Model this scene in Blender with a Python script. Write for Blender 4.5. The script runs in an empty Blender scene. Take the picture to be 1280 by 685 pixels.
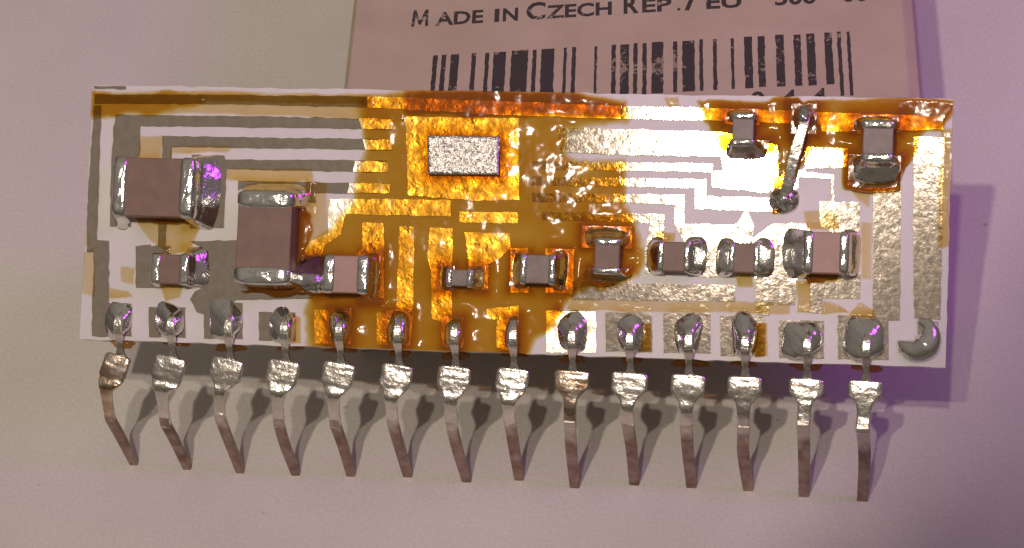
import bpy, bmesh, math, random
import numpy as np
from mathutils import Vector, Matrix

# 1 Blender unit = 1 millimetre (the circuit module is 38 mm wide)
sc = bpy.context.scene
sc.unit_settings.system = 'METRIC'
sc.unit_settings.scale_length = 0.001
sc.unit_settings.length_unit = 'MILLIMETERS'
COL = sc.collection
rng = np.random.default_rng(7)
random.seed(7)

# ------------------------------------------------------------------ camera
FPX = 3426.6
CAM = np.array([21.66107620, -72.00161239, 96.00900596])
RC = np.array([[0.9846154611624334, 0.027588912294002572, -0.17254345991176423],
               [0.13477160567015212, -0.7484051233580725, 0.6494046393709221],
               [-0.11121604176096982, -0.6626678076154162, -0.7406094576800921]])
cd = bpy.data.cameras.new('camera')
cam = bpy.data.objects.new('camera', cd)
COL.objects.link(cam)
cd.sensor_width = 36.0
cd.lens = FPX / 1280.0 * 36.0
cd.clip_start = 1.0
cd.clip_end = 20000.0
cam.matrix_world = Matrix(((RC[0, 0], -RC[0, 1], -RC[0, 2], CAM[0]),
                           (RC[1, 0], -RC[1, 1], -RC[1, 2], CAM[1]),
                           (RC[2, 0], -RC[2, 1], -RC[2, 2], CAM[2]),
                           (0, 0, 0, 1)))
cd.dof.use_dof = True
cd.dof.focus_distance = 118.0
cd.dof.aperture_fstop = 40.0
sc.camera = cam

# ------------------------------------------------------------------ world and lamps
w = bpy.data.worlds.new('World')
sc.world = w
w.use_nodes = True
bg = w.node_tree.nodes['Background']
# dim room: walls darker than the lamp-lit ceiling, one smooth vertical gradient
_nt = w.node_tree
_tc = _nt.nodes.new('ShaderNodeTexCoord')
_sx = _nt.nodes.new('ShaderNodeSeparateXYZ')
_cr = _nt.nodes.new('ShaderNodeValToRGB')
_nt.links.new(_tc.outputs['Generated'], _sx.inputs[0])
_nt.links.new(_sx.outputs['Z'], _cr.inputs[0])
_cr.color_ramp.elements[0].position = 0.0
_cr.color_ramp.elements[0].color = (0.065, 0.053, 0.044, 1)
_cr.color_ramp.elements[1].position = 0.9
_cr.color_ramp.elements[1].color = (0.25, 0.212, 0.182, 1)
_nt.links.new(_cr.outputs[0], bg.inputs[0])
bg.inputs[1].default_value = 1.0


def lamp(name, kind, loc, energy, color, radius, target=None, spot=None, blend=0.3):
    d = bpy.data.lights.new(name, kind)
    o = bpy.data.objects.new(name, d)
    COL.objects.link(o)
    o.location = loc
    d.energy = energy
    d.color = color
    d.shadow_soft_size = radius
    if target is not None:
        o.rotation_euler = (Vector(target) - Vector(loc)).to_track_quat('-Z', 'Y').to_euler()
    if spot:
        d.spot_size = math.radians(spot)
        d.spot_blend = blend
    return o


def along(p, d, r):
    d = Vector(d).normalized()
    return Vector(p) + d * r


BC = (1.0, 6.0, 9.0)
# two bulbs of the room's lamp, over the viewer's shoulder, and a violet lamp close by on the right
# spot cone edges imitate the shadow of an unseen phone or hand, lower right


def on_table(px, py):
    d = RC @ np.array([(px - 640) / FPX, (py - 342.5) / FPX, 1.0])
    return CAM - CAM[2] / d[2] * d


def cone_edge_lamp(direction, energy, radius, e0, e1, R=170.0, soft=0.05, far=900, color=(1.0, 0.86, 0.735), name='room_bulb'):
    a, b = on_table(*e0), on_table(*e1)
    t = (b - a) / np.linalg.norm(b - a)
    nrm = np.array([-t[1], t[0], 0.0])
    c = (a + b) / 2 + nrm * R
    loc = along(BC, direction, far)
    half = (Vector(c) - loc).angle(Vector((a + b) / 2) - loc)
    return lamp(name, 'SPOT', loc, energy, color, radius, c, 2 * math.degrees(half), soft)


cone_edge_lamp((-0.066, -0.476, 0.877), 1.55e6, 4.2, (1045, 685), (1270, 405), R=220.0, soft=0.004, far=350)
cone_edge_lamp((0.036, -0.440, 0.896), 0.95e6, 4.0, (1030, 680), (1280, 640), R=220.0, soft=0.004, far=350)
cone_edge_lamp((0.70, 0.02, 0.71), 1.1e5, 17, (1000, 688), (1280, 628), R=110.0, soft=0.02, far=100, color=(0.54, 0.035, 1.0), name='violet_lamp')

sc.view_settings.view_transform = 'Standard'
sc.view_settings.look = 'None'
sc.view_settings.gamma = 1.0
sc.view_settings.use_curve_mapping = False
sc.view_settings.exposure = -0.08


# ------------------------------------------------------------------ digitising frames
def ray(px, py, z):
    """photo point -> world point on the level plane at height z"""
    d = RC @ np.array([(px - 640) / FPX, (py - 342.5) / FPX, 1.0])
    return CAM + (z - CAM[2]) / d[2] * d


BW, BH, BT = 37.772, 11.316, 0.8      # ceramic plate
ALPHA = 0.6389
B0 = np.array([-17.9385, 1.8721, 6.5961])
EU = np.array([1.0, 0, 0])
EV = np.array([0, math.cos(ALPHA), math.sin(ALPHA)])
EN = np.array([0, -math.sin(ALPHA), math.cos(ALPHA)])


def homography(src, dst):
    A = []
    for (x, y), (X, Y) in zip(src, dst):
        A.append([x, y, 1, 0, 0, 0, -X * x, -X * y, -X])
        A.append([0, 0, 0, x, y, 1, -Y * x, -Y * y, -Y])
    return np.linalg.svd(np.array(A, float))[2][-1].reshape(3, 3)


HB = homography([(118.5, 102.5), (1193, 128), (98, 421), (1180, 462)],
                [(0, BH), (BW, BH), (0, 0), (BW, 0)])


def uv(x, y, h=0.0):
    """photo point -> (u, v) millimetres on the plate; h = height of the point above the plate"""
    q = HB @ np.array([x, y, 1.0])
    return np.array([q[0] / q[2] + 0.179 * h, q[1] / q[2] - 0.100 * h])


def P(u, v, h=0.0):
    return B0 + EU * u + EV * v + EN * h


# ------------------------------------------------------------------ materials
def mat(name):
    m = bpy.data.materials.new(name)
    m.use_nodes = True
    return m, m.node_tree, m.node_tree.nodes['Principled BSDF']


def tex_noise(nt, scale, detail=3.0, rough=0.55, vec=None):
    n = nt.nodes.new('ShaderNodeTexNoise')
    n.inputs['Scale'].default_value = scale
    n.inputs['Detail'].default_value = detail
    n.inputs['Roughness'].default_value = rough
    if vec is None:
        tc = nt.nodes.get('TC') or nt.nodes.new('ShaderNodeNewGeometry')
        tc.name = 'TC'
        vec = tc.outputs['Position']
    nt.links.new(vec, n.inputs['Vector'])
    return n.outputs['Fac']


def ramp(nt, fac, stops):
    r = nt.nodes.new('ShaderNodeValToRGB')
    e = r.color_ramp.elements
    while len(e) < len(stops):
        e.new(0.5)
    for i, (p, c) in enumerate(stops):
        e[i].position = p
        e[i].color = tuple(c) + (1,) if len(c) == 3 else c
    nt.links.new(fac, r.inputs[0])
    return r.outputs[0]


def maprange(nt, fac, a, b, c, d):
    n = nt.nodes.new('ShaderNodeMapRange')
    for i, v in zip((1, 2, 3, 4), (a, b, c, d)):
        n.inputs[i].default_value = v
    nt.links.new(fac, n.inputs[0])
    return n.outputs[0]


def bump(nt, h, strength, dist, normal=None):
    b = nt.nodes.new('ShaderNodeBump')
    b.inputs['Strength'].default_value = strength
    b.inputs['Distance'].default_value = dist
    nt.links.new(h, b.inputs['Height'])
    if normal is not None:
        nt.links.new(normal, b.inputs['Normal'])
    return b.outputs['Normal']


def simple(name, c0, c1, nscale, rough, metallic=0.0, bscale=None, bdist=0.0, spec=0.5, bscale2=None, bdist2=0.0, rough2=None):
    m, nt, p = mat(name)
    f = tex_noise(nt, nscale, 4)
    nt.links.new(ramp(nt, f, [(0.3, c0), (0.7, c1)]), p.inputs['Base Color'])
    p.inputs['Roughness'].default_value = rough
    if rough2 is not None:
        f2 = tex_noise(nt, nscale * 1.7, 3)
        nt.links.new(maprange(nt, f2, 0.3, 0.7, rough, rough2), p.inputs['Roughness'])
    p.inputs['Metallic'].default_value = metallic
    p.inputs['Specular IOR Level'].default_value = spec
    nrm = None
    if bscale:
        nrm = bump(nt, tex_noise(nt, bscale, 3), 1.0, bdist)
    if bscale2:
        nrm = bump(nt, tex_noise(nt, bscale2, 2), 1.0, bdist2, nrm)
    if nrm is not None:
        nt.links.new(nrm, p.inputs['Normal'])
    return m


M = {}
M['paper'] = simple('white_paper', (0.63, 0.60, 0.56), (0.67, 0.64, 0.60), 0.12, 0.7, bscale=5.0, bdist=0.02, spec=0.2)
_m = M['paper']; _nt2 = _m.node_tree; _p2 = _nt2.nodes['Principled BSDF']
_old = _p2.inputs['Base Color'].links[0].from_socket
_f = tex_noise(_nt2, 1.15, 1, 0.3); _g = tex_noise(_nt2, 6.5, 4, 0.7); _h = tex_noise(_nt2, 0.03, 3)
_mul = _nt2.nodes.new('ShaderNodeMix'); _mul.data_type = 'RGBA'; _mul.blend_type = 'MULTIPLY'; _mul.inputs['Factor'].default_value = 1.0
_nt2.links.new(_old, _mul.inputs['A'])
_nt2.links.new(ramp(_nt2, _g, [(0.25, (0.86, 0.86, 0.855)), (0.75, (1.08, 1.08, 1.07))]), _mul.inputs['B'])
_mu2 = _nt2.nodes.new('ShaderNodeMix'); _mu2.data_type = 'RGBA'; _mu2.blend_type = 'MULTIPLY'; _mu2.inputs['Factor'].default_value = 1.0
_nt2.links.new(_mul.outputs['Result'], _mu2.inputs['A'])
_nt2.links.new(ramp(_nt2, _f, [(0.80, (1, 1, 1)), (0.84, (0.62, 0.54, 0.46))]), _mu2.inputs['B'])
_mu3 = _nt2.nodes.new('ShaderNodeMix'); _mu3.data_type = 'RGBA'; _mu3.blend_type = 'MULTIPLY'; _mu3.inputs['Factor'].default_value = 1.0
_nt2.links.new(_mu2.outputs['Result'], _mu3.inputs['A'])
_nt2.links.new(ramp(_nt2, _h, [(0.35, (0.91, 0.91, 0.90)), (0.65, (1.03, 1.03, 1.03))]), _mu3.inputs['B'])
_nt2.links.new(_mu3.outputs['Result'], _p2.inputs['Base Color'])
M['ceramic'] = simple('white_ceramic', (0.65, 0.63, 0.61), (0.69, 0.67, 0.65), 0.8, 0.45, bscale=14, bdist=0.004, spec=0.4)
M['tin'] = simple('tinned_trace', (0.70, 0.60, 0.49), (0.82, 0.73, 0.62), 3.0, 0.046, 1.0, bscale=1.8, bdist=0.0055, bscale2=9.0, bdist2=0.0014, rough2=0.072)
M['tin_lumpy'] = simple('lumpy_tinned_trace', (0.50, 0.45, 0.36), (0.66, 0.60, 0.50), 1.3, 0.20, 1.0, bscale=1.7, bdist=0.045, bscale2=5.0, bdist2=0.007, rough2=0.52)
M['solder'] = simple('solder', (0.74, 0.73, 0.70), (0.86, 0.85, 0.82), 2.0, 0.07, 1.0, bscale=2.4, bdist=0.026, bscale2=8.0, bdist2=0.003, rough2=0.16)
M['solder_lumpy'] = simple('lumpy_solder', (0.72, 0.68, 0.61), (0.88, 0.84, 0.77), 3.0, 0.17, 1.0, bscale=2.6, bdist=0.038, bscale2=8.0, bdist2=0.006, rough2=0.28)
M['solder_stained'] = simple('flux_stained_solder', (0.42, 0.24, 0.12), (0.80, 0.72, 0.62), 1.4, 0.16, 1.0, bscale=2.2, bdist=0.04, rough2=0.30)
M['leg'] = simple('bare_lead', (0.22, 0.135, 0.105), (0.46, 0.35, 0.30), 1.6, 0.34, 0.85, bscale=5, bdist=0.02, rough2=0.52)
_m = M['leg']; _nt2 = _m.node_tree; _p2 = _nt2.nodes['Principled BSDF']
_old = _p2.inputs['Base Color'].links[0].from_socket
_sep = _nt2.nodes.new('ShaderNodeSeparateXYZ')
_nt2.links.new(_nt2.nodes['TC'].outputs['Position'], _sep.inputs[0])
_ad = _nt2.nodes.new('ShaderNodeMath'); _ad.operation = 'MULTIPLY_ADD'; _ad.inputs[1].default_value = 2.6
_nt2.links.new(tex_noise(_nt2, 1.1, 3), _ad.inputs[0]); _nt2.links.new(_sep.outputs['Z'], _ad.inputs[2])
_mx = _nt2.nodes.new('ShaderNodeMix'); _mx.data_type = 'RGBA'
_nt2.links.new(maprange(_nt2, _ad.outputs[0], 4.5, 5.6, 0.0, 1.0), _mx.inputs['Factor'])
_nt2.links.new(_old, _mx.inputs['A']); _mx.inputs['B'].default_value = (0.70, 0.64, 0.57, 1)
_nt2.links.new(_mx.outputs['Result'], _p2.inputs['Base Color'])
M['cap_brown'] = simple('capacitor_brown', (0.165, 0.094, 0.066), (0.215, 0.128, 0.092), 1.5, 0.5, bscale=12, bdist=0.006)
M['cap_grey'] = simple('capacitor_grey', (0.135, 0.10, 0.082), (0.21, 0.165, 0.135), 2.5, 0.45, bscale=10, bdist=0.008)
M['cap_pink'] = simple('capacitor_pink', (0.36, 0.225, 0.175), (0.41, 0.26, 0.205), 1.5, 0.5, bscale=12, bdist=0.006)
M['card'] = simple('card_beige', (0.44, 0.355, 0.255), (0.50, 0.41, 0.30), 0.35, 0.75, bscale=6, bdist=0.02, spec=0.2)
M['silver_die'] = simple('die_metal', (0.34, 0.32, 0.28), (0.92, 0.90, 0.84), 6.0, 0.26, 1.0, bscale=6.0, bdist=0.07, bscale2=16, bdist2=0.02, rough2=0.42)
M['die_side'] = simple('die_side', (0.03, 0.025, 0.02), (0.05, 0.045, 0.04), 3.0, 0.5)


def ink_material():
    m, nt, p = mat('worn_ink')
    p.inputs['Base Color'].default_value = (0.05, 0.04, 0.037, 1)
    p.inputs['Roughness'].default_value = 0.6
    f = tex_noise(nt, 3.4, 5, 0.72)
    f2 = tex_noise(nt, 0.45, 2, 0.5)
    a = nt.nodes.new('ShaderNodeMath')
    a.operation = 'MULTIPLY_ADD'
    a.inputs[1].default_value = 0.9
    nt.links.new(f2, a.inputs[0])
    nt.links.new(f, a.inputs[2])
    nt.links.new(maprange(nt, a.outputs[0], 0.86, 0.93, 0.0, 1.0), p.inputs['Alpha'])
    # alpha 1 where inked; the worn flecks are gaps in the print
    inv = maprange(nt, a.outputs[0], 1.03, 1.14, 1.0, 0.12)
    nt.links.new(inv, p.inputs['Alpha'])
    return m


M['ink'] = ink_material()


def resin_material(name, const=None):
    """amber flux resin: clear tinted film, tint from the film's thickness, glossy on top"""
    m = bpy.data.materials.new(name)
    m.use_nodes = True
    nt = m.node_tree
    nt.nodes.clear()
    out = nt.nodes.new('ShaderNodeOutputMaterial')
    tr = nt.nodes.new('ShaderNodeBsdfTransparent')
    gl = nt.nodes.new('ShaderNodeBsdfGlossy')
    gl.inputs['Roughness'].default_value = 0.10
    df = nt.nodes.new('ShaderNodeBsdfDiffuse')
    df.inputs['Color'].default_value = (0.33, 0.135, 0.025, 1)
    if const is None:
        at = nt.nodes.new('ShaderNodeAttribute')
        at.attribute_name = 'film'
        nt.links.new(at.outputs['Color'], tr.inputs['Color'])
    else:
        tr.inputs['Color'].default_value = tuple(const) + (1,)
    fr = nt.nodes.new('ShaderNodeFresnel')
    fr.inputs['IOR'].default_value = 1.26
    n1 = bump(nt, tex_noise(nt, 0.8, 2), 1.0, 0.06)
    n2 = bump(nt, tex_noise(nt, 3.0, 2), 1.0, 0.002, n1)
    nt.links.new(n2, gl.inputs['Normal'])
    nt.links.new(n2, fr.inputs['Normal'])
    m0 = nt.nodes.new('ShaderNodeMixShader')
    m0.inputs[0].default_value = 0.16
    if const is None:
        s0 = nt.nodes.new('ShaderNodeSeparateColor')
        nt.links.new(at.outputs['Color'], s0.inputs[0])
        nt.links.new(maprange(nt, s0.outputs[1], 0.50, 0.12, 0.07, 0.50), m0.inputs[0])
    nt.links.new(tr.outputs[0], m0.inputs[1])
    nt.links.new(df.outputs[0], m0.inputs[2])
    mx = nt.nodes.new('ShaderNodeMixShader')
    if const is None:
        sp = nt.nodes.new('ShaderNodeSeparateColor')
        nt.links.new(at.outputs['Color'], sp.inputs[0])
        g_ = maprange(nt, sp.outputs[2], 0.62, 0.25, 0.0, 1.0)
        mm = nt.nodes.new('ShaderNodeMath')
        mm.operation = 'MULTIPLY'
        nt.links.new(fr.outputs[0], mm.inputs[0])
        nt.links.new(g_, mm.inputs[1])
        nt.links.new(mm.outputs[0], mx.inputs[0])
    else:
        nt.links.new(fr.outputs[0], mx.inputs[0])
    nt.links.new(m0.outputs[0], mx.inputs[1])
    nt.links.new(gl.outputs[0], mx.inputs[2])
    nt.links.new(mx.outputs[0], out.inputs['Surface'])
    if const is None:
        # bare plate where the film runs out to nothing
        a2 = nt.nodes.new('ShaderNodeMixShader')
        t2 = nt.nodes.new('ShaderNodeBsdfTransparent')
        nt.links.new(at.outputs['Alpha'], a2.inputs[0])
        nt.links.new(t2.outputs[0], a2.inputs[1])
        nt.links.new(mx.outputs[0], a2.inputs[2])
        nt.links.new(a2.outputs[0], out.inputs['Surface'])
    return m


M['flux'] = resin_material('amber_flux_film')
M['flux_drop'] = resin_material('amber_flux_drop', (0.60, 0.31, 0.10))

# ------------------------------------------------------------------ object helpers
WORLD_LOC = {}


def tag(o, label=None, cat=None, group=None, kind=None):
    if label: o['label'] = label
    if cat: o['category'] = cat
    if group: o['group'] = group
    if kind: o['kind'] = kind
    return o


def empty(name, loc, parent=None):
    o = bpy.data.objects.new(name, None)
    COL.objects.link(o)
    o.empty_display_size = 1.0
    loc = np.array(loc, float)
    WORLD_LOC[o] = loc
    if parent:
        o.parent = parent
        o.location = loc - WORLD_LOC[parent]
    else:
        o.location = loc
    return o


def obj(name, verts, faces, material, parent=None, smooth=False, bevel=0.0, origin=None):
    verts = np.array(verts, float)
    c = verts.mean(0) if origin is None else np.array(origin, float)
    me = bpy.data.meshes.new(name)
    me.from_pydata((verts - c).tolist(), [], faces)
    bm = bmesh.new()
    bm.from_mesh(me)
    bmesh.ops.recalc_face_normals(bm, faces=bm.faces[:])
    if bevel:
        bmesh.ops.bevel(bm, geom=[e for e in bm.edges if e.calc_face_angle(0) > 0.5], offset=bevel, segments=2, affect='EDGES', profile=0.6)
    bm.to_mesh(me)
    bm.free()
    if smooth:
        for p in me.polygons:
            p.use_smooth = True
    me.materials.append(material)
    o = bpy.data.objects.new(name, me)
    COL.objects.link(o)
    WORLD_LOC[o] = c
    if parent:
        o.parent = parent
        o.location = c - WORLD_LOC[parent]
    else:
        o.location = c
    return o


def prism(poly, h0, h1, to):
    """closed outline poly [(a,b)] from height h0 to h1, mapped to the world by to(a,b,h)"""
    n = len(poly)
    v = [to(a, b, h0) for a, b in poly] + [to(a, b, h1) for a, b in poly]
    f = [list(range(n)), list(range(n, 2 * n))] + [[i, (i + 1) % n, n + (i + 1) % n, n + i] for i in range(n)]
    return v, f


def rough_outline(poly, step=0.3, amp=0.015, r=None):
    r = r or rng
    out = []
    n = len(poly)
    for i in range(n):
        a = np.array(poly[i]); b = np.array(poly[(i + 1) % n])
        L = np.linalg.norm(b - a)
        k = max(1, int(L / step))
        d = (b - a) / max(L, 1e-6)
        nn = np.array([-d[1], d[0]])
        for j in range(k):
            out.append(a + (b - a) * j / k + (nn * r.normal(0, amp) if j else 0))
    return out


def rect_ring(u0, u1, v0, v1, e, n, wob=None):
    th = np.linspace(0, 2 * math.pi, n, endpoint=False)
    c, s = np.cos(th), np.sin(th)
    x = np.sign(c) * np.abs(c) ** (2 / e)
    y = np.sign(s) * np.abs(s) ** (2 / e)
    if wob is not None:
        x = x * wob; y = y * wob
    return np.c_[(u0 + u1) / 2 + (u1 - u0) / 2 * x, (v0 + v1) / 2 + (v1 - v0) / 2 * y]


def blob(inner, outer, h, to, prof=1.7, dome=0.04, eo=3.0, ei=5.0, n=44, K=10, wob=0.05, lump=0.012, facet=False):
    """solder: footprint `outer` rising to the rounded top `inner` at height h (prof>1 concave, <1 convex)"""
    ph = rng.uniform(0, 6.28, 4)
    th = np.linspace(0, 2 * math.pi, n, endpoint=False)
    wb = 1 + wob * (0.6 * np.sin(2 * th + ph[0]) + 0.5 * np.sin(3 * th + ph[1]) + 0.35 * np.sin(5 * th + ph[2]))
    ro = rect_ring(*outer, eo, n, wb)
    ri = rect_ring(*inner, ei, n)
    cen = ri.mean(0)
    verts, faces = [], []
    rings = []
    for k in range(K + 1):
        s = k / K
        hs = s ** prof
        if facet:
            hs = 0.58 * s / 0.85 if s < 0.85 else 0.58 + 0.42 * (s - 0.85) / 0.15
        rings.append((ro + (ri - ro) * s, h * hs))
    for s, dh in ((0.75, 0.55), (0.45, 0.85), (0.2, 0.97)):
        rings.append((cen + (ri - cen) * s, h + dome * dh))
    p2 = rng.uniform(0, 6.28, 3)
    for q, hh in rings:
        for (a, b) in q:
            l = lump * (math.sin(a * 7 + p2[0]) * math.sin(b * 8 + p2[1]) + 0.5 * math.sin((a + b) * 15 + p2[2]))
            verts.append(to(a, b, hh + (l if hh > 0.05 else -0.01)))
    R = len(rings)
    for k in range(R - 1):
        for i in range(n):
            j = (i + 1) % n
            faces.append([k * n + i, k * n + j, (k + 1) * n + j, (k + 1) * n + i])
    verts.append(to(cen[0], cen[1], h + dome))
    t = len(verts) - 1
    for i in range(n):
        faces.append([(R - 1) * n + i, (R - 1) * n + (i + 1) % n, t])
    return verts, faces


# ------------------------------------------------------------------ the surface
s = 1500.0
paper = obj('paper_surface', [(-s, -s, 0), (s, -s, 0), (s, s, 0), (-s, s, 0)], [[0, 1, 2, 3]], M['paper'])
tag(paper, 'plain off-white paper sheet under everything', kind='structure')

# ------------------------------------------------------------------ the card box behind
HC = 9.5
PSI = 0.097
BX = np.array([math.cos(PSI), math.sin(PSI), 0.0])
BY = np.array([-math.sin(PSI), math.cos(PSI), 0.0])


def boxxy(px, py):
    w_ = ray(px, py, HC)
    return float(w_ @ BX), float(w_ @ BY)


def Q(a, b, z):
    return BX * a + BY * b + np.array([0, 0, z])


xL = boxxy(434, 55)[0]
xR = boxxy(1147, 60)[0]
xL1 = xL + 0.25
xC = boxxy(1120, 90)[0]
# front edge touches the plate's back at the left front corner
yfront = 7.75
for _ in range(20):
    wp = Q(xL1, yfront, HC)
    vv = (wp[1] - B0[1] - EN[1] * (-BT)) / EV[1]
    zback = B0[2] + EV[2] * vv - EN[2] * BT
    yfront += (HC + 0.02 - zback) / math.tan(ALPHA)
yback = yfront + 42
prof = [(xL - 0.05, 0.0), (xL, HC - 0.35), (xL1, HC), (xC - 0.6, HC), (xC + 0.5, HC - 0.06), (xR - 0.05, HC - 0.42), (xR + 0.05, HC - 0.75), (xR + 0.12, 0.0)]
box = empty('card_box', Q((xL + xR) / 2, (yfront + yback) / 2, 0))
tag(box, 'beige card box printed with a barcode, lying behind the circuit module', 'box')
v = [Q(a, yfront, z) for a, z in prof] + [Q(a, yback, z) for a, z in prof]
n = len(prof)
f = [list(range(n)), list(range(n, 2 * n))] + [[i, (i + 1) % n, n + (i + 1) % n, n + i] for i in range(n)]
obj('carton', v, f, M['card'], box, bevel=0.08)

TOPL = (boxxy(540, 69.5), boxxy(1063, 39))


def top_line(a):
    (x0, y0), (x1, y1) = TOPL
    return y0 + (a - x0) / (x1 - x0) * (y1 - y0)


bars = [(539.5, 545), (550, 556), (561.5, 572), (588, 593.5), (605, 610), (615.5, 631), (638, 659), (664.5, 669.5), (675.5, 692), (703.5, 707.5),
        (714, 719), (742.5, 746), (764, 769.5), (775, 786), (791.5, 796.5), (803, 808), (814.5, 829), (841.5, 846.5), (853, 868.5), (874.5, 879),
        (891.5, 896.5), (914, 918), (931, 941), (948, 957), (970.5, 981), (993.5, 1002.5), (1009.5, 1020), (1032.5, 1042), (1048.5, 1053.5), (1060.5, 1065)]
yend = boxxy(1000, 107)[1]
for i, (x0, x1) in enumerate(bars):
    ym = 96 - 0.02 * (x0 - 540)
    a0, a1 = boxxy(x0, ym)[0], boxxy(x1, ym)[0]
    bt = top_line(a0) + rng.normal(0, 0.02)
    bb = yend + rng.normal(0, 0.02) - (0.8 if i in (0, 1, 14, 15, 28, 29) else 0.0)
    bb = max(bb, yfront + 0.15)
    poly = rough_outline([(a0, bb), (a1, bb), (a1, bt), (a0, bt)], 0.22, 0.012)
    v, f = prism(poly, HC + 0.001, HC + 0.007, Q)
    obj('barcode_bar', v, f, M['ink'], box)


def text(name, body, xy0, xy1, height, bold=0.028):
    """flat printed word on the box top from photo point xy0 to xy1 along the base line, capital height in mm"""
    cu = bpy.data.curves.new(name, 'FONT')
    cu.body = body
    cu.extrude = 0.003
    cu.offset = bold
    cu.resolution_u = 3
    o = bpy.data.objects.new(name, cu)
    COL.objects.link(o)
    bpy.context.view_layer.update()
    wd, hd = o.dimensions.x, o.dimensions.y
    a0, b0 = boxxy(*xy0)
    a1, b1 = boxxy(*xy1)
    L = math.hypot(a1 - a0, b1 - b0)
    me_ = bpy.data.meshes.new_from_object(o.evaluated_get(bpy.context.evaluated_depsgraph_get()))
    bpy.data.objects.remove(o)
    bpy.data.curves.remove(cu)
    me_.materials.clear()
    me_.materials.append(M['ink'])
    o = bpy.data.objects.new(name, me_)
    COL.objects.link(o)
    o.parent = box
    o.location = Q(a0, b0, HC + 0.005) - WORLD_LOC[box]
    o.rotation_euler = (0, 0, PSI + math.atan2(b1 - b0, a1 - a0))
    o.scale = (L / wd, height / 0.70, 1)
    return o


def hgt(x, y0, y1):
    return abs(boxxy(x, y1)[1] - boxxy(x, y0)[1])


def base(x):
    return 33.5 + (x - 516) * (13 - 33.5) / (840 - 516) + max(0, x - 840) * 0.012


h_big = hgt(524, 12.5, 33.0)
h_small = hgt(570, 14.5, 30.0)
a0, b0 = boxxy(514, base(514)); a1 = boxxy(535, base(535))[0]; wm = a1 - a0; st = wm * 0.17
mp = [(0, 0), (st, 0), (st * 1.25, h_big * 0.62), (wm * 0.5 - st * .35, h_big * 0.1), (wm * 0.5 + st * .35, h_big * 0.1), (wm - st * 1.25, h_big * 0.62), (wm - st, 0), (wm, 0), (wm - st * .3, h_big), (wm - st * 1.3, h_big), (wm * 0.5, h_big * 0.36), (st * 1.3, h_big), (st * .3, h_big)]
v, f = prism([(a0 + x, b0 + y) for x, y in mp], HC + 0.001, HC + 0.007, Q)
obj('printed_text', v, f, M['ink'], box)
for body, x0, x1, hh in [('ADE', 545, 605, h_small), ('I', 616, 622, h_small), ('N', 627, 646, h_small), ('C', 657, 681, h_big), ('ZECH', 684, 766, h_small),
                         ('R', 778, 797, h_big), ('EP', 801, 838, h_small), ('.', 846, 850, h_small * 0.9), ('/', 857, 872, h_big), ('EU', 881, 925, h_small * 1.05),
                         ('500', 968, 1020, h_small * 1.1), ('-', 1030, 1038, h_small), ('00', 1052, 1086, h_small * 1.1)]:
    text('printed_text', body, (x0, base(x0)), (x1, base(x1)), hh)
hd = hgt(1000, 118, 137)
for body, x0, x1 in [('0', 938, 956), ('4', 978, 996), ('4', 1016, 1034)]:
    if boxxy(x0, 134)[1] > yfront + 0.05:
        text('printed_text', body, (x0, 134 - (x0 - 938) * 0.05), (x1, 133.3 - (x0 - 938) * 0.05), hd)

# ------------------------------------------------------------------ the circuit module
mod = empty('hybrid_circuit_module', (0.95, 0.0, 0.0))
tag(mod, 'white ceramic circuit module with fourteen metal pins, chip capacitors and amber flux', 'circuit board')

outline = rough_outline([(0, 0), (BW, 0), (BW, BH), (0, BH)], 0.5, 0.018)
v, f = prism(outline, -BT, 0.0, P)
sub = obj('ceramic_plate', v, f, M['ceramic'], mod, bevel=0.0)

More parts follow.
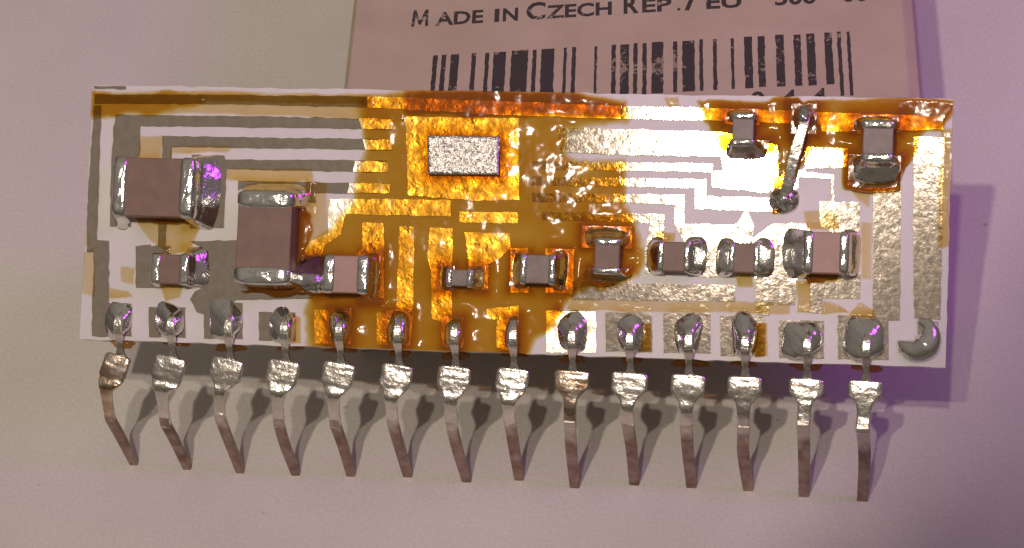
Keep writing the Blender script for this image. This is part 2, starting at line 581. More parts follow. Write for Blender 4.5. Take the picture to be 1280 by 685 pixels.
TR_H = 0.045
traces_px = [
    # top bus
    [(120, 114), (300, 116), (462, 119.5), (462, 133), (300, 128), (120, 126)],
    [(463.5, 119.5), (640, 127), (779, 133.6), (779, 149.4), (640, 144), (463.5, 133)],
    [(781, 133.7), (876, 136.7), (876, 152), (781, 149.5)],
    [(878, 136.8), (960, 140), (1050, 144), (1180, 149), (1180, 166), (1030, 167), (1028, 158), (905, 153), (878, 152)],
    # edge dash
    [(119.5, 103.2), (160, 104.2), (160, 107.8), (119.5, 106.8)],
    # left edge line down to first pin
    [(119.5, 128), (129, 128), (122, 297), (137, 298), (135, 418), (114, 417), (117, 312), (108.5, 312), (110, 240)],
    # second line with its block at the first capacitor
    [(146, 140), (300, 142.5), (494, 148), (494, 161), (380, 158), (178, 154), (176, 192), (165, 200), (165, 281), (138, 280), (141, 190)],
    [(205, 167), (300, 169), (493, 173), (493, 187), (380, 184), (217, 181), (216, 210), (204, 210)],
    [(242, 191), (283, 192), (284, 197), (400, 198), (488, 200), (488, 215), (395, 212), (286, 209), (281, 283), (238, 283)],
    [(396, 226), (490, 228), (490, 241), (397, 240), (397, 252), (300, 252), (300, 224)],
    [(413, 247), (495, 248), (566, 250), (566, 270), (495, 268), (435, 266), (428, 292), (408, 305), (403, 318), (380, 318), (390, 300), (413, 290)],
    # die pad
    [(511, 145), (652, 148), (652, 250), (600, 251), (513, 243)],
    [(455, 277), (482, 278), (482, 372), (448, 372), (448, 316), (455, 310)],
    [(502, 282), (520, 283), (518, 385), (514, 430), (484, 429), (484, 388), (497, 386)],
    [(540, 284), (568, 285), (566, 398), (580, 400), (580, 434), (556, 433), (556, 402), (541, 398), (541, 340), (536, 320)],
    [(577, 264), (650, 266), (650, 279), (577, 277)],
    [(583, 290), (640, 292), (640, 310), (628, 322), (612, 330), (612, 362), (588, 362), (588, 330)],
    [(610, 386), (650, 382), (650, 438), (628, 437), (628, 400), (610, 398)],
    [(640, 310), (662, 310), (662, 366), (640, 366)],
    [(684, 310), (720, 312), (718, 368), (684, 366)],
    # right half: wide bar, stepped lines
    [(700, 160), (790, 163), (906, 167), (974, 184), (976, 232), (960, 243), (893, 235), (893, 216), (906, 215), (904, 197), (800, 195), (704, 191)],
    [(668, 202), (893, 206), (893, 216), (782, 214), (668, 212)],
    [(668, 221), (885, 226), (884, 247), (986, 250), (990, 268), (871, 262), (872, 236), (782, 234), (668, 232)],
    [(668, 241), (858, 245), (858, 281), (922, 283), (935, 262), (944, 284), (942, 300), (916, 346), (886, 348), (858, 344), (856, 300), (845, 281), (846, 257), (780, 254), (668, 252)],
    [(680, 265), (833, 269), (832, 296), (832, 346), (808, 342), (808, 312), (815, 280), (780, 278), (680, 275)],
    [(730, 282), (792, 284), (792, 312), (730, 310)],
    [(716, 354), (740, 334), (790, 336), (792, 355), (920, 358), (920, 378), (716, 375)],
    [(942, 300), (966, 282), (1008, 282), (1013, 290), (1013, 344), (996, 352), (994, 383), (962, 382), (962, 396), (945, 394), (945, 360)],
    [(1012, 354), (1046, 354), (1048, 345), (1076, 345), (1075, 376), (1028, 375), (1028, 394), (1012, 393)],
    [(1026, 254), (1040, 254), (1041, 226), (1000, 224), (1000, 236), (985, 256), (970, 256), (966, 236), (985, 215), (1008, 215), (1010, 186), (1062, 188), (1061, 212), (1008, 213), (1010, 218), (1044, 221), (1044, 255), (1076, 256), (1075, 300), (1048, 298), (1027, 284)],
    [(1062, 200), (1128, 203), (1127, 232), (1127, 268), (1124, 403), (1090, 402), (1093, 240), (1062, 236)],
    [(1144, 174), (1181, 176), (1178, 290), (1175, 402), (1142, 400), (1142, 290)],
    [(1146, 404), (1172, 405), (1170, 444), (1122, 443), (1122, 430), (1146, 426)],
    [(1128, 152), (1112, 150), (1075, 148), (1074, 170), (1116, 172)],
    [(909, 138), (952, 139), (952, 158), (909, 157)],
    [(190, 305), (214, 305), (214, 357), (170, 357), (170, 305), (189, 303)],
    [(199, 272), (210, 272), (208, 306), (198, 306)],
    [(238, 299), (300, 298), (300, 330), (380, 332), (393, 372), (318, 373), (296, 373), (280, 384), (262, 392), (246, 388), (238, 372), (244, 362), (262, 352), (262, 312)],
    [(306, 334), (372, 334), (384, 345), (424, 352), (424, 370), (384, 368), (306, 360)],
]
# pads of the pins
pin_x = [148, 213, 282, 352, 424, 497, 571, 642, 716, 788, 861, 932, 1008, 1082]
pad_y = [(376, 418), (381, 420), (376, 422), (388, 425), (386, 429), (390, 431), (398, 433), (396, 436), (389, 441), (391, 441), (392, 443), (396, 447), (402, 450), (396, 452)]
pad_l = [132, 186, 255, 324, 394, 472, 553, 622, 684, 758, 830, 901, 974, 1047]
pad_r = [164, 232, 304, 370, 440, 514, 580, 650, 746, 816, 889, 956, 1030, 1110]
for x0, x1, (y0, y1) in zip(pad_l, pad_r, pad_y):
    traces_px.append([(x0, y0), (x1, y0 + 1), (x1, y1), (x0, y1 - 1)])
for k, poly in enumerate(traces_px):
    q = [uv(*p) for p in poly]
    q = [(min(max(a, 0.03), BW - 0.03), min(max(b, 0.03), BH - 0.03)) for a, b in q]
    hh = TR_H + 0.003 * (k % 7)
    v, f = prism(rough_outline(q, 0.28, 0.014), -0.01, hh, P)
    mu = np.mean([a for a, b in q])
    obj('trace', v, f, M['tin_lumpy'] if 11.2 < mu < 23.5 or (mu > 27 and np.mean([b for a, b in q]) > BH - 1.4) else M['tin'], sub)

for poly in [[(452, 147), (494, 148.5), (494, 160.5), (456, 159.5)], [(457, 173), (493, 174), (493, 186.5), (460, 186)], [(447, 200), (488, 201), (488, 214.5), (444, 213.5)],
             [(440, 227.5), (490, 229), (490, 240.5), (437, 240)]]:
    q = [uv(*p) for p in poly]
    v, f = prism(rough_outline(q, 0.28, 0.02), 0.0, TR_H + 0.026, P)
    obj('trace', v, f, M['tin_lumpy'], sub)

# --- chip capacitors --------------------------------------------------------
BODY = []
FOOT = []     # footprints (u0,u1,v0,v1) for the flux film


def chip(label, body_px, ends, h, material, horiz=True, term=0.28, over=0.035, prof=1.6, facet=()):
    """body_px: top-face box in the photo between the end caps. ends: two fillet footprints in photo px (x0,y0,x1,y1), low end first (left / top)"""
    x0, y0, x1, y1 = body_px
    a = uv(x0, y1, h); b = uv(x1, y0, h); c = uv(x0, y0, h); d = uv(x1, y1, h)
    u0, u1 = (a[0] + c[0]) / 2, (b[0] + d[0]) / 2
    v0, v1 = (a[1] + d[1]) / 2, (b[1] + c[1]) / 2
    t = empty('chip_capacitor', P((u0 + u1) / 2, (v0 + v1) / 2, 0), mod)
    tag(t, label)
    if horiz:
        bu = (u0 - term * 0.9, u1 + term * 0.9, v0, v1)
    else:
        bu = (u0, u1, v0 - term * 0.9, v1 + term * 0.9)
    v, f = prism([(bu[0], bu[2]), (bu[1], bu[2]), (bu[1], bu[3]), (bu[0], bu[3])], 0.05, h, P)
    obj('ceramic_body', v, f, material, t, bevel=0.05)
    FOOT.append(bu)
    BODY.append(bu)
    for k, (ex0, ey0, ex1, ey1) in enumerate(ends):
        p0 = uv(ex0, ey1); p1 = uv(ex1, ey0)
        out = [p0[0], p1[0], p0[1], p1[1]]
        if horiz:
            inn = (u0 - term, u0, v0 - over, v1 + over) if k == 0 else (u1, u1 + term, v0 - over, v1 + over)
            if k == 0: out[1] = u0 + 0.06
            else: out[0] = u1 - 0.06
        else:
            inn = (u0 - over, u1 + over, v1, v1 + term) if k == 0 else (u0 - over, u1 + over, v0 - term, v0)
            if k == 0: out[2] = v1 - 0.06
            else: out[3] = v0 + 0.06
        out = (min(out[0], inn[0] - 0.02), max(out[1], inn[1] + 0.02), min(out[2], inn[2] - 0.03), max(out[3], inn[3] + 0.03))
        v, f = blob(inn, out, h + 0.01, P, prof=prof, dome=0.05, lump=0.014, facet=k in facet)
        obj('solder_end', v, f, M['solder'], t, smooth=True)
        FOOT.append(tuple(out))


chip('large brown chip capacitor at the upper left of the plate', (163, 195, 230, 268), [(138, 190, 163, 283), (230, 190, 282, 284)], 1.15, M['cap_brown'], True, 0.6, facet=(1,))
chip('tall brown chip capacitor, largest of all, with solder along its top and bottom', (301, 258, 368, 331), [(298, 226, 392, 262), (300, 328, 384, 362)], 1.45, M['cap_brown'], False, 0.75, facet=(0,))
chip('small brown chip capacitor above the second pin', (203, 315, 227, 352), [(186, 310, 206, 356), (226, 306, 266, 358)], 0.75, M['cap_brown'], True, 0.42, facet=(1,))
chip('plain pink chip capacitor at the left rim of the amber flux', (421, 318, 449, 364), [(364, 322, 424, 366), (449, 314, 480, 378)], 1.0, M['cap_pink'], True, 0.5, facet=(0, 1))
chip('tiny grey chip capacitor above the seventh pin', (567, 336, 585, 357), [(550, 331, 570, 363), (585, 331, 612, 363)], 0.6, M['cap_grey'], True, 0.26)
chip('grey chip capacitor in thick amber flux right of the tiny one', (660, 318, 687, 354), [(638, 314, 662, 362), (686, 312, 716, 364)], 0.8, M['cap_grey'], True, 0.3)
chip('upright grey chip capacitor at the right rim of the amber flux', (744, 307, 775, 334), [(728, 284, 792, 312), (736, 332, 790, 354)], 0.85, M['cap_brown'], False, 0.3)
chip('brown chip capacitor with round solder ends, left of the lower right row', (830, 303, 855, 340), [(808, 298, 832, 344), (853, 296, 888, 346)], 0.75, M['cap_brown'], True, 0.26, 0.035, 0.9)
chip('brown chip capacitor with round solder ends, middle of the lower right row', (918, 305, 941, 342), [(894, 300, 920, 348), (939, 300, 972, 348)], 0.75, M['cap_brown'], True, 0.26, 0.035, 0.9)
chip('wide pink-brown chip capacitor, right of the lower right row', (1014, 292, 1046, 343), [(972, 286, 1016, 350), (1046, 288, 1078, 352)], 1.05, M['cap_pink'], True, 0.38, facet=(1,))
chip('small upright grey chip capacitor in flux near the top edge', (916, 152, 943, 176), [(908, 138, 952, 156), (908, 174, 966, 205)], 0.8, M['cap_grey'], False, 0.28)
chip('larger upright grey chip capacitor in flux at the top right corner', (1076, 165, 1114, 195), [(1066, 148, 1128, 170), (1060, 194, 1130, 240)], 1.05, M['cap_grey'], False, 0.36, facet=(1,))

# --- bare silver die in the middle ------------------------------------------
dh = 0.42
c4 = [uv(538, 217, dh), uv(626, 218.5, dh), uv(626.5, 170.5, dh), uv(537, 169, dh)]
die = empty('silver_die', P(*np.mean(c4, 0), 0), mod)
tag(die, 'bare rectangular chip with a grainy silver top')
v, f = prism([tuple(q) for q in c4], 0.02, dh - 0.06, P)
obj('die_body', v, f, M['die_side'], die)
nx, ny = 46, 26
vv, ff = [], []
for j in range(ny + 1):
    for i in range(nx + 1):
        a, b = i / nx, j / ny
        q = (c4[0] * (1 - a) + c4[1] * a) * (1 - b) + (c4[3] * (1 - a) + c4[2] * a) * b
        e = (i in (0, nx)) or (j in (0, ny))
        vv.append(P(q[0], q[1], dh - 0.055 if e else dh + rng.normal(0, 0.007)))
for j in range(ny):
    for i in range(nx):
        k = j * (nx + 1) + i
        ff.append([k, k + 1, k + nx + 2, k + nx + 1])
obj('silver_top', vv, ff, M['silver_die'], die, smooth=True)
FOOT.append((c4[0][0], c4[1][0], c4[0][1], c4[2][1]))
BODY.append(FOOT[-1])

# --- pins -------------------------------------------------------------------
tips = [(168, 579), (234.5, 584.6), (300.6, 589), (370, 592), (439, 593), (510, 594), (583.6, 600.3), (649, 598), (718.5, 607.5), (793, 604), (864.5, 607.3), (935.5, 611), (1005, 618.5), (1078, 624)]
bends = [(138, 522.6), (207, 529), (275, 521), (349, 529.6), (419, 529.6), (491, 528), (565, 533), (638, 531), (712.7, 531), (785, 531), (858, 534), (929.5, 535.5), (1004, 532), (1078.5, 537)]
neck_x = [149, 215, 287, 357, 426, 499, 570, 643, 716, 788, 861, 931, 1008, 1081]
edge_y = [417, 422, 425, 428, 430, 433, 436, 438, 441, 443, 446, 449, 452, 455]
dome_fp = [(128, 374, 166, 420), (190, 376, 232, 420), (256, 370, 304, 424), (334, 384, 372, 428), (410, 384, 442, 430), (482, 388, 516, 434), (556, 396, 582, 436), (632, 394, 652, 438),
           (697, 388, 738, 441), (770, 392, 810, 441), (842, 392, 880, 443), (912, 392, 950, 447), (974, 402, 1028, 452), (1052, 396, 1106, 455)]


def depth_ray(px, py, y):
    d = RC @ np.array([(px - 640) / FPX, (py - 342.5) / FPX, 1.0])
    return CAM + (y - CAM[1]) / d[1] * d


def ribbon(path, widths, thick, to_side=np.array([1.0, 0, 0])):
    """flat metal strip along path with per-point widths and thickness"""
    v, f = [], []
    n = len(path)
    for i in range(n):
        a = path[max(i - 1, 0)]; b = path[min(i + 1, n - 1)]
        t = (b - a) / np.linalg.norm(b - a)
        sd = to_side - t * (to_side @ t)
        sd /= np.linalg.norm(sd)
        nn = np.cross(sd, t)
        w = widths[i] / 2; h = thick[i] / 2
        for sx, sz in ((-1, -1), (1, -1), (1, 1), (-1, 1)):
            v.append(path[i] + sd * w * sx + nn * h * sz)
    for i in range(n - 1):
        for k in range(4):
            l = (k + 1) % 4
            f.append([i * 4 + k, i * 4 + l, (i + 1) * 4 + l, (i + 1) * 4 + k])
    f.append([0, 1, 2, 3]); f.append([(n - 1) * 4 + k for k in range(4)])
    return v, f


def smooth_path(pts, per=6):
    pts = [np.array(p, float) for p in pts]
    pts = [2 * pts[0] - pts[1]] + pts + [2 * pts[-1] - pts[-2]]
    out = []
    for i in range(1, len(pts) - 2):
        p0, p1, p2, p3 = pts[i - 1:i + 3]
        for k in range(per):
            t = k / per
            out.append(0.5 * (2 * p1 + (p2 - p0) * t + (2 * p0 - 5 * p1 + 4 * p2 - p3) * t * t + (3 * p1 - p0 - 3 * p2 + p3) * t ** 3))
    out.append(pts[-2])
    return out


def interp_path(path, s_keys, vals):
    L = np.concatenate([[0], np.cumsum([np.linalg.norm(path[i + 1] - path[i]) for i in range(len(path) - 1)])])
    return np.interp(L / L[-1], s_keys, vals)


ordinal = ['first', 'second', 'third', 'fourth', 'fifth', 'sixth', 'seventh', 'eighth', 'ninth', 'tenth', 'eleventh', 'twelfth', 'thirteenth', 'fourteenth']
for i in range(14):
    tip = ray(*tips[i], 0.0)
    bend = depth_ray(*bends[i], tip[1] + 0.05)
    ue, ve = uv(neck_x[i], edge_y[i], 0.2)
    root = empty('pin', tip, mod)
    tag(root, 'metal pin, %s from the left, clipped to the lower edge' % ordinal[i])
    E = P(ue, 0.02, 0.16)
    Fp = [P(ue + 0.01, 1.30 + rng.uniform(-.1, .1), 0.28), P(ue, 0.95, 0.52), P(ue, 0.40, 0.50), E]
    # finger on the solder pad and neck over the edge
    dn = -EV
    n1 = E + dn * 0.32 - EN * 0.16
    n2 = E + dn * 0.78 - EN * 0.30
    path = smooth_path(Fp + [n1, n2], 5)
    wd = interp_path(path, [0, 0.25, 0.5, 0.75, 0.9, 1], [0.16, 0.36, 0.40, 0.26, 0.34, 0.6])
    v, f = ribbon(path, wd, [0.22] * len(path))
    obj('clip_finger', v, f, M['solder_lumpy'], root, smooth=False, bevel=0.05)
    # tinned paddle
    sx = (bend[0] - E[0]) * np.array([1.0, 0, 0])
    tw = rng.normal(0, 0.05)
    k0 = E + dn * 0.66 - EN * 0.28 + sx * 0.1
    k1 = E + dn * 2.25 - EN * (0.46 + tw) + sx * 0.75
    pth = smooth_path([k0, E + dn * 1.15 - EN * 0.30 + sx * 0.25, E + dn * 1.7 - EN * (0.36 + tw * .5) + sx * 0.5, k1, bend, bend + (tip - bend) * 0.03], 6)
    wmax = (1.42 + 0.08 * (i > 7)) * (1 + rng.normal(0, 0.02))
    wl = 0.43 + 0.11 * i / 13
    if i == 0: wmax = 1.2
    wk = interp_path(pth, [0, 0.025, 0.05, 0.28, 0.46, 0.58, 1], [wmax * 0.8, wmax * 0.97, wmax, wmax * 0.98, wl * 1.3, wl * 1.1, wl * 1.04])
    # lumpy tinned surface: cross-sections as rounded lens
    vv, ff = [], []
    m = 24
    ns = len(pth)
    for a in range(ns):
        A = pth[max(a - 1, 0)]; B = pth[min(a + 1, ns - 1)]
        t = (B - A) / np.linalg.norm(B - A)
        sd = np.array([1.0, 0, 0]); sd = sd - t * (sd @ t); sd /= np.linalg.norm(sd)
        nn = np.cross(sd, t)
        hw = wk[a] / 2
        th = 0.125
        for q in range(m):
            an = 2 * math.pi * q / m
            cx = math.copysign(abs(math.cos(an)) ** 0.35, math.cos(an)); cy = math.copysign(abs(math.sin(an)) ** 0.4, math.sin(an))
            vv.append(pth[a] + sd * hw * cx * (1 + rng.normal(0, 0.012)) + nn * (th * cy + rng.normal(0, 0.009)))
    for a in range(ns - 1):
        for q in range(m):
            r = (q + 1) % m
            ff.append([a * m + q, a * m + r, (a + 1) * m + r, (a + 1) * m + q])
    ff.append(list(range(m))); ff.append([(ns - 1) * m + q for q in range(m)])
    obj('paddle', vv, ff, M['solder_stained'] if i in (0, 8) else M['solder_lumpy'], root, smooth=True)
    # bare leg down to the paper
    lean = rng.normal(0, 0.04)
    lp = smooth_path([bend + (k1 - bend) * 0.25, bend, bend * 0.6 + tip * 0.4 + np.array([lean, 0.0, 0]), tip], 5)
    lw = interp_path(lp, [0, 0.1, 0.5, 1], [wl * 0.95, wl * 1.0, wl * 0.96, wl * 0.86])
    v, f = ribbon(lp, lw, [0.27] * len(lp))
    v = np.array(v); v[:, 2] = np.maximum(v[:, 2], 0.0)
    obj('leg', v, f, M['leg'], root, bevel=0.03)
    # solder dome round the finger on the pad
    x0, y0, x1, y1 = dome_fp[i]
    p0, p1 = uv(x0, y1), uv(x1, y0)
    out = (p0[0], p1[0], max(p0[1], 0.06), p1[1])
    cu_ = min(max(ue, out[0] + 0.3), out[1] - 0.3)
    inn = (cu_ - 0.22, cu_ + 0.22, out[2] + 0.12, out[2] + (out[3] - out[2]) * 0.62)
    v, f = blob(inn, out, 0.36 + 0.12 * rng.random(), P, prof=rng.uniform(0.6, 0.95), dome=0.06, eo=2.6, ei=2.4, lump=0.012, wob=0.10)
    obj('solder_dome', v, f, M['solder'], root, smooth=True)
    FOOT.append(out)
    # brown resin gathered under the edge beside the neck
    g = P(ue, 0, -0.35)
    v, f = blob((ue - 0.3, ue + 0.3, -0.16, -0.02), (ue - 0.7 * rng.uniform(.6, 1.2), ue + 0.7 * rng.uniform(.6, 1.2), -0.30 * rng.uniform(.6, 1.2), 0.06), 0.25, lambda a, b, h: P(a, b, h - 0.50), prof=0.9, dome=0.02, eo=2.2, ei=2.5, wob=0.16)
    obj('flux_bead', v, f, M['flux_drop'], root, smooth=True)

# --- lone solder hook on the last pad ---------------------------------------
hook = [(1147, 403), (1158, 410), (1161, 424), (1154, 436), (1139, 440), (1121, 429)]
hp = smooth_path([P(*uv(*q), 0.05) for q in hook], 5)
vv, ff = [], []
m = 14
hw = interp_path(hp, [0, 0.2, 0.5, 0.8, 1], [0.12, 0.38, 0.62, 0.42, 0.06])
for a in range(len(hp)):
    A = hp[max(a - 1, 0)]; B = hp[min(a + 1, len(hp) - 1)]
    t = (B - A) / np.linalg.norm(B - A)
    sd = np.cross(t, EN); sd /= np.linalg.norm(sd)
    for q in range(m):
        an = math.pi * q / (m - 1)
        vv.append(hp[a] + sd * hw[a] * math.cos(an) + EN * (0.75 * hw[a] * math.sin(an)))
for a in range(len(hp) - 1):
    for q in range(m - 1):
        ff.append([a * m + q, a * m + q + 1, (a + 1) * m + q + 1, (a + 1) * m + q])
ff.append(list(range(m))); ff.append([(len(hp) - 1) * m + q for q in range(m)])
tag(obj('solder_hook', vv, ff, M['solder'], mod, smooth=True), 'hook of solder on the empty last pad')

# --- jumper strip at the top right ------------------------------------------
ju = empty('jumper_wire', P(*uv(993, 195), 0), mod)
tag(ju, 'flat tinned jumper wire slanting down from the top edge')
jp = smooth_path([P(*uv(1007, 143, 0.5), 0.45), P(*uv(1005, 160, 0.6), 0.62), P(*uv(998, 182, 0.6), 0.62), P(*uv(990, 210, 0.5), 0.5), P(*uv(985, 235, 0.3), 0.3), P(*uv(978, 254, 0.1), 0.12)], 6)
v, f = ribbon(jp, interp_path(jp, [0, .2, .4, .7, 1], [0.5, 0.42, 0.52, 0.46, 0.42]), [0.2] * len(jp), EU)
obj('strip', v, f, M['solder_lumpy'], ju, bevel=0.05)
for (x0, y0, x1, y1, h) in [(990, 132, 1026, 172, 0.7), (962, 236, 1002, 270, 0.4)]:
    p0, p1 = uv(x0, y1), uv(x1, y0)
    c = (p0 + p1) / 2
    v, f = blob((c[0] - .2, c[0] + .2, c[1] - .2, c[1] + .2), (p0[0], p1[0], p0[1], p1[1]), h, P, prof=0.8, dome=0.06, eo=2.3, ei=2.3, lump=0.03)
    obj('solder_joint', v, f, M['solder'], ju, smooth=True)
    FOOT.append((p0[0], p1[0], p0[1], p1[1]))

# --- amber flux film ----------------------------------------------------------
CELL = 0.05
NU, NV = int(BW / CELL), int(BH / CELL)
gu = (np.arange(NU + 1)) * (BW / NU)
gv = (np.arange(NV + 1)) * (BH / NV)
GU, GV = np.meshgrid(gu, gv)


def vnoise(scale, seed):
    """smooth value noise on the plate grid, feature size `scale` mm, 0..1"""
    r = np.random.default_rng(seed)
    a = r.random((int(BH / scale) + 4, int(BW / scale) + 4))
    x, y = GU / scale, GV / scale
    xi, yi = x.astype(int), y.astype(int)
    fx, fy = x - xi, y - yi
    fx = fx * fx * (3 - 2 * fx); fy = fy * fy * (3 - 2 * fy)
    return (a[yi, xi] * (1 - fx) + a[yi, xi + 1] * fx) * (1 - fy) + (a[yi + 1, xi] * (1 - fx) + a[yi + 1, xi + 1] * fx) * fy


N1, N2, N3 = vnoise(1.6, 1), vnoise(0.5, 2), vnoise(0.2, 3)
WU = GU + 0.7 * (vnoise(1.3, 4) - 0.5) + 0.12 * (vnoise(0.25, 5) - 0.5)
WV = GV + 0.35 * (vnoise(0.9, 6) - 0.5) + 0.12 * (vnoise(0.25, 7) - 0.5)


def sdf(poly, U, V):
    """signed distance, positive inside"""
    d = np.full(U.shape, 1e9)
    ins = np.zeros(U.shape, bool)
    n = len(poly)
    for i in range(n):
        ax, ay = poly[i]; bx, by = poly[(i + 1) % n]
        ex, ey = bx - ax, by - ay
        t = np.clip(((U - ax) * ex + (V - ay) * ey) / (ex * ex + ey * ey + 1e-12), 0, 1)
        d = np.minimum(d, (U - ax - t * ex) ** 2 + (V - ay - t * ey) ** 2)
        c = ((ay > V) != (by > V)) & (U < (bx - ax) * (V - ay) / (by - ay + 1e-12) + ax)
        ins ^= c
    return np.where(ins, 1, -1) * np.sqrt(d)


flux_px = [
    ([(458, 128), (500, 116), (560, 113), (640, 111), (700, 117), (740, 126), (775, 130), (781, 152), (745, 157), (712, 160), (708, 192), (722, 201), (781, 203), (782, 262), (802, 282), (809, 310), (798, 342), (770, 352),
      (735, 358), (712, 372), (698, 395), (672, 420), (662, 450), (600, 445), (396, 438), (390, 380), (384, 345), (387, 310), (398, 300), (424, 290), (434, 268), (448, 235), (462, 200), (470, 180), (462, 160)], 1.0, 0.5),
    ([(510, 112), (640, 109), (720, 118), (778, 132), (770, 148), (690, 142), (600, 146), (520, 140)], 1.5, 0.4),
    ([(118, 112), (118, 139), (145, 141), (240, 138), (330, 141), (470, 148), (510, 150), (520, 114), (460, 117), (330, 113), (200, 110)], 0.30, 0.12),
    ([(118, 112), (118, 140), (150, 138), (210, 134), (255, 126), (245, 112)], 0.8, 0.25),
    ([(250, 114), (470, 119), (470, 130), (380, 126), (250, 124)], 0.5, 0.12),
    ([(874, 131), (965, 127), (1006, 126), (1018, 170), (1002, 200), (992, 240), (984, 262), (964, 264), (970, 225), (974, 192), (905, 188), (898, 174), (878, 156)], 1.2, 0.22),
    ([(985, 126), (1060, 130), (1130, 126), (1195, 127), (1192, 150), (1180, 168), (1150, 172), (1138, 182), (1132, 236), (1108, 240), (1062, 236), (1060, 190), (1035, 186), (1016, 192), (1004, 215), (990, 240)], 1.1, 0.22),
    ([(1128, 133), (1196, 127), (1192, 150), (1180, 168), (1128, 166)], 0.7, 0.2),
    ([(1178, 165), (1192, 165), (1188, 310), (1174, 312)], 0.35, 0.1),
    ([(176, 166), (205, 166), (204, 197), (176, 196)], 0.22, 0.06),
    ([(215, 179), (250, 179), (292, 181), (286, 188), (218, 188), (214, 200)], 0.16, 0.06),
    ([(285, 209), (395, 209), (396, 223), (340, 228), (285, 221)], 0.24, 0.08),
    ([(170, 272), (262, 270), (246, 288), (238, 312), (212, 316), (188, 296)], 0.24, 0.06),
    ([(100, 316), (117, 308), (117, 368), (98, 364)], 0.22, 0.06),
    ([(150, 330), (169, 332), (169, 352), (152, 348)], 0.28, 0.06),
    ([(136, 356), (162, 360), (168, 368), (136, 368)], 0.26, 0.06),
    ([(203, 354), (230, 352), (226, 370), (208, 373)], 0.22, 0.06),
    ([(386, 222), (412, 230), (410, 246), (412, 290), (392, 302), (388, 260)], 0.22, 0.08),
    ([(1008, 344), (1048, 343), (1050, 354), (1010, 354)], 0.35, 0.06),
    ([(995, 352), (1013, 352), (1013, 392), (995, 391)], 0.30, 0.05),
    ([(1028, 376), (1050, 386), (1062, 394), (1028, 394)], 0.30, 0.05),
    ([(1074, 380), (1091, 390), (1092, 400), (1060, 398)], 0.25, 0.05),
    ([(1076, 280), (1091, 282), (1089, 352), (1078, 352)], 0.14, 0.05),
    ([(716, 374), (985, 380), (985, 393), (710, 388)], 0.20, 0.06),
    ([(1008, 266), (1046, 264), (1050, 288), (1012, 288)], 0.22, 0.08),
    ([(1066, 238), (1092, 238), (1086, 262), (1074, 252)], 0.22, 0.06),
    ([(834, 124), (852, 124), (852, 136), (838, 136)], 0.30, 0.06),
    ([(822, 292), (848, 294), (846, 304), (826, 304)], 0.25, 0.06),
    ([(922, 344), (942, 344), (942, 360), (922, 360)], 0.25, 0.06),
    ([(944, 405), (958, 405), (958, 446), (942, 446)], 0.5, 0.08),
    ([(800, 405), (816, 405), (816, 441), (800, 441)], 0.35, 0.08),
    ([(366, 254), (387, 256), (388, 300), (384, 338), (366, 338)], 1.4, 0.12),
    ([(168, 266), (240, 266), (240, 275), (168, 274)], 0.9, 0.1),
    ([(303, 358), (372, 358), (392, 368), (330, 366)], 1.0, 0.1),
    ([(1010, 342), (1050, 342), (1050, 349), (1010, 349)], 0.9, 0.1),
    ([(366, 390), (378, 395), (378, 427), (362, 427)], 0.22, 0.06),
    ([(90, 290), (112, 286), (112, 306), (92, 306)], 0.16, 0.08),
]
T = np.zeros_like(GU)
for poly, th, soft in flux_px:
    q = [uv(*p) for p in poly]
    small = 0.3 if th < 0.62 else 1.0
    d = sdf(q, GU + (WU - GU) * small, GV + (WV - GV) * small)
    e = np.clip(d / soft + 0.5, 0, 1)
    e = e * e * (3 - 2 * e)
    T = T + th * e
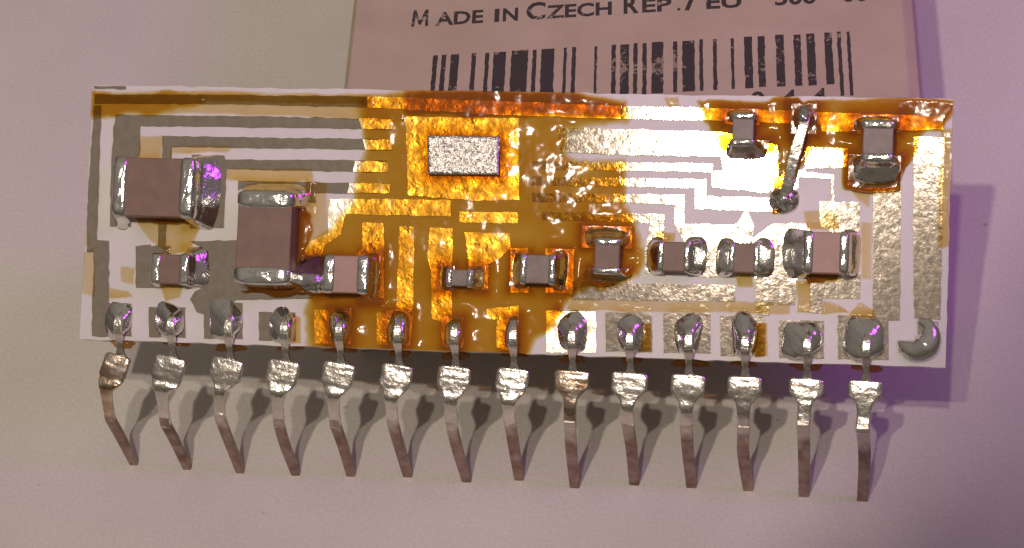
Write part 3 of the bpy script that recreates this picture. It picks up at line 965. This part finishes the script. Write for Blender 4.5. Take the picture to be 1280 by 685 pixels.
# resin climbs the parts it wets
near = np.full_like(GU, 9.0)
for (a0, a1, b0, b1) in FOOT:
    dx = np.maximum(np.maximum(a0 - GU, GU - a1), 0)
    dy = np.maximum(np.maximum(b0 - GV, GV - b1), 0)
    near = np.minimum(near, np.hypot(dx, dy))
cut = np.zeros(GU.shape, bool)
for (a0, a1, b0, b1) in FOOT:
    cut |= (np.abs((GU - (a0 + a1) / 2) / ((a1 - a0) / 2)) ** 3 + np.abs((GV - (b0 + b1) / 2) / ((b1 - b0) / 2)) ** 3) < 0.5
for (a0, a1, b0, b1) in BODY:
    cut |= (GU > a0 + 0.04) & (GU < a1 - 0.04) & (GV > b0 + 0.04) & (GV < b1 - 0.04)
wet = np.clip(T / 0.8, 0, 1)
T = T + wet * (1.3 * np.exp(-near / 0.24)) + wet * (0.4 * (N1 - 0.5) + 0.15 * (N2 - 0.5))
T = np.maximum(T, 0)
HF = 0.075 + np.where(T > 0.02, 0.05 * np.minimum(T, 1.6) + wet * (0.05 * N1 + 0.016 * N2 + 0.0 * N3), 0)
HF = HF + wet * 0.13 * np.exp(-near / 0.16)
KA = np.array([0.21, 0.53, 1.7])
mask = (T > 0.015) & ~cut
cellm = (mask[:-1, :-1] | mask[1:, :-1] | mask[:-1, 1:] | mask[1:, 1:]) & ~(cut[:-1, :-1] & cut[1:, 1:])
idx = -np.ones(GU.shape, int)
use = np.zeros(GU.shape, bool)
for dj in (0, 1):
    for di in (0, 1):
        use[dj:NV + dj, di:NU + di] |= cellm
idx[use] = np.arange(use.sum())
pts = B0 + np.outer(GU[use], EU) + np.outer(GV[use], EV) + np.outer(HF[use], EN)
jj, ii = np.nonzero(cellm)
quads = np.c_[idx[jj, ii], idx[jj, ii + 1], idx[jj + 1, ii + 1], idx[jj + 1, ii]]
me = bpy.data.meshes.new('flux_film')
me.from_pydata((pts - pts.mean(0)).tolist(), [], quads.tolist())
ca = me.color_attributes.new('film', 'FLOAT_COLOR', 'POINT')
tt = T[use]
colr = np.c_[np.exp(-np.outer(tt, KA)), np.clip(tt / 0.06, 0, 1)]
ca.data.foreach_set('color', colr.astype(np.float32).ravel())
me.polygons.foreach_set('use_smooth', np.ones(len(quads), bool))
me.materials.append(M['flux'])
fo = bpy.data.objects.new('flux_film', me)
COL.objects.link(fo)
fo.parent = mod
fo.location = pts.mean(0) - WORLD_LOC[mod]
tag(fo, 'amber flux resin spilled over the middle and top of the plate')
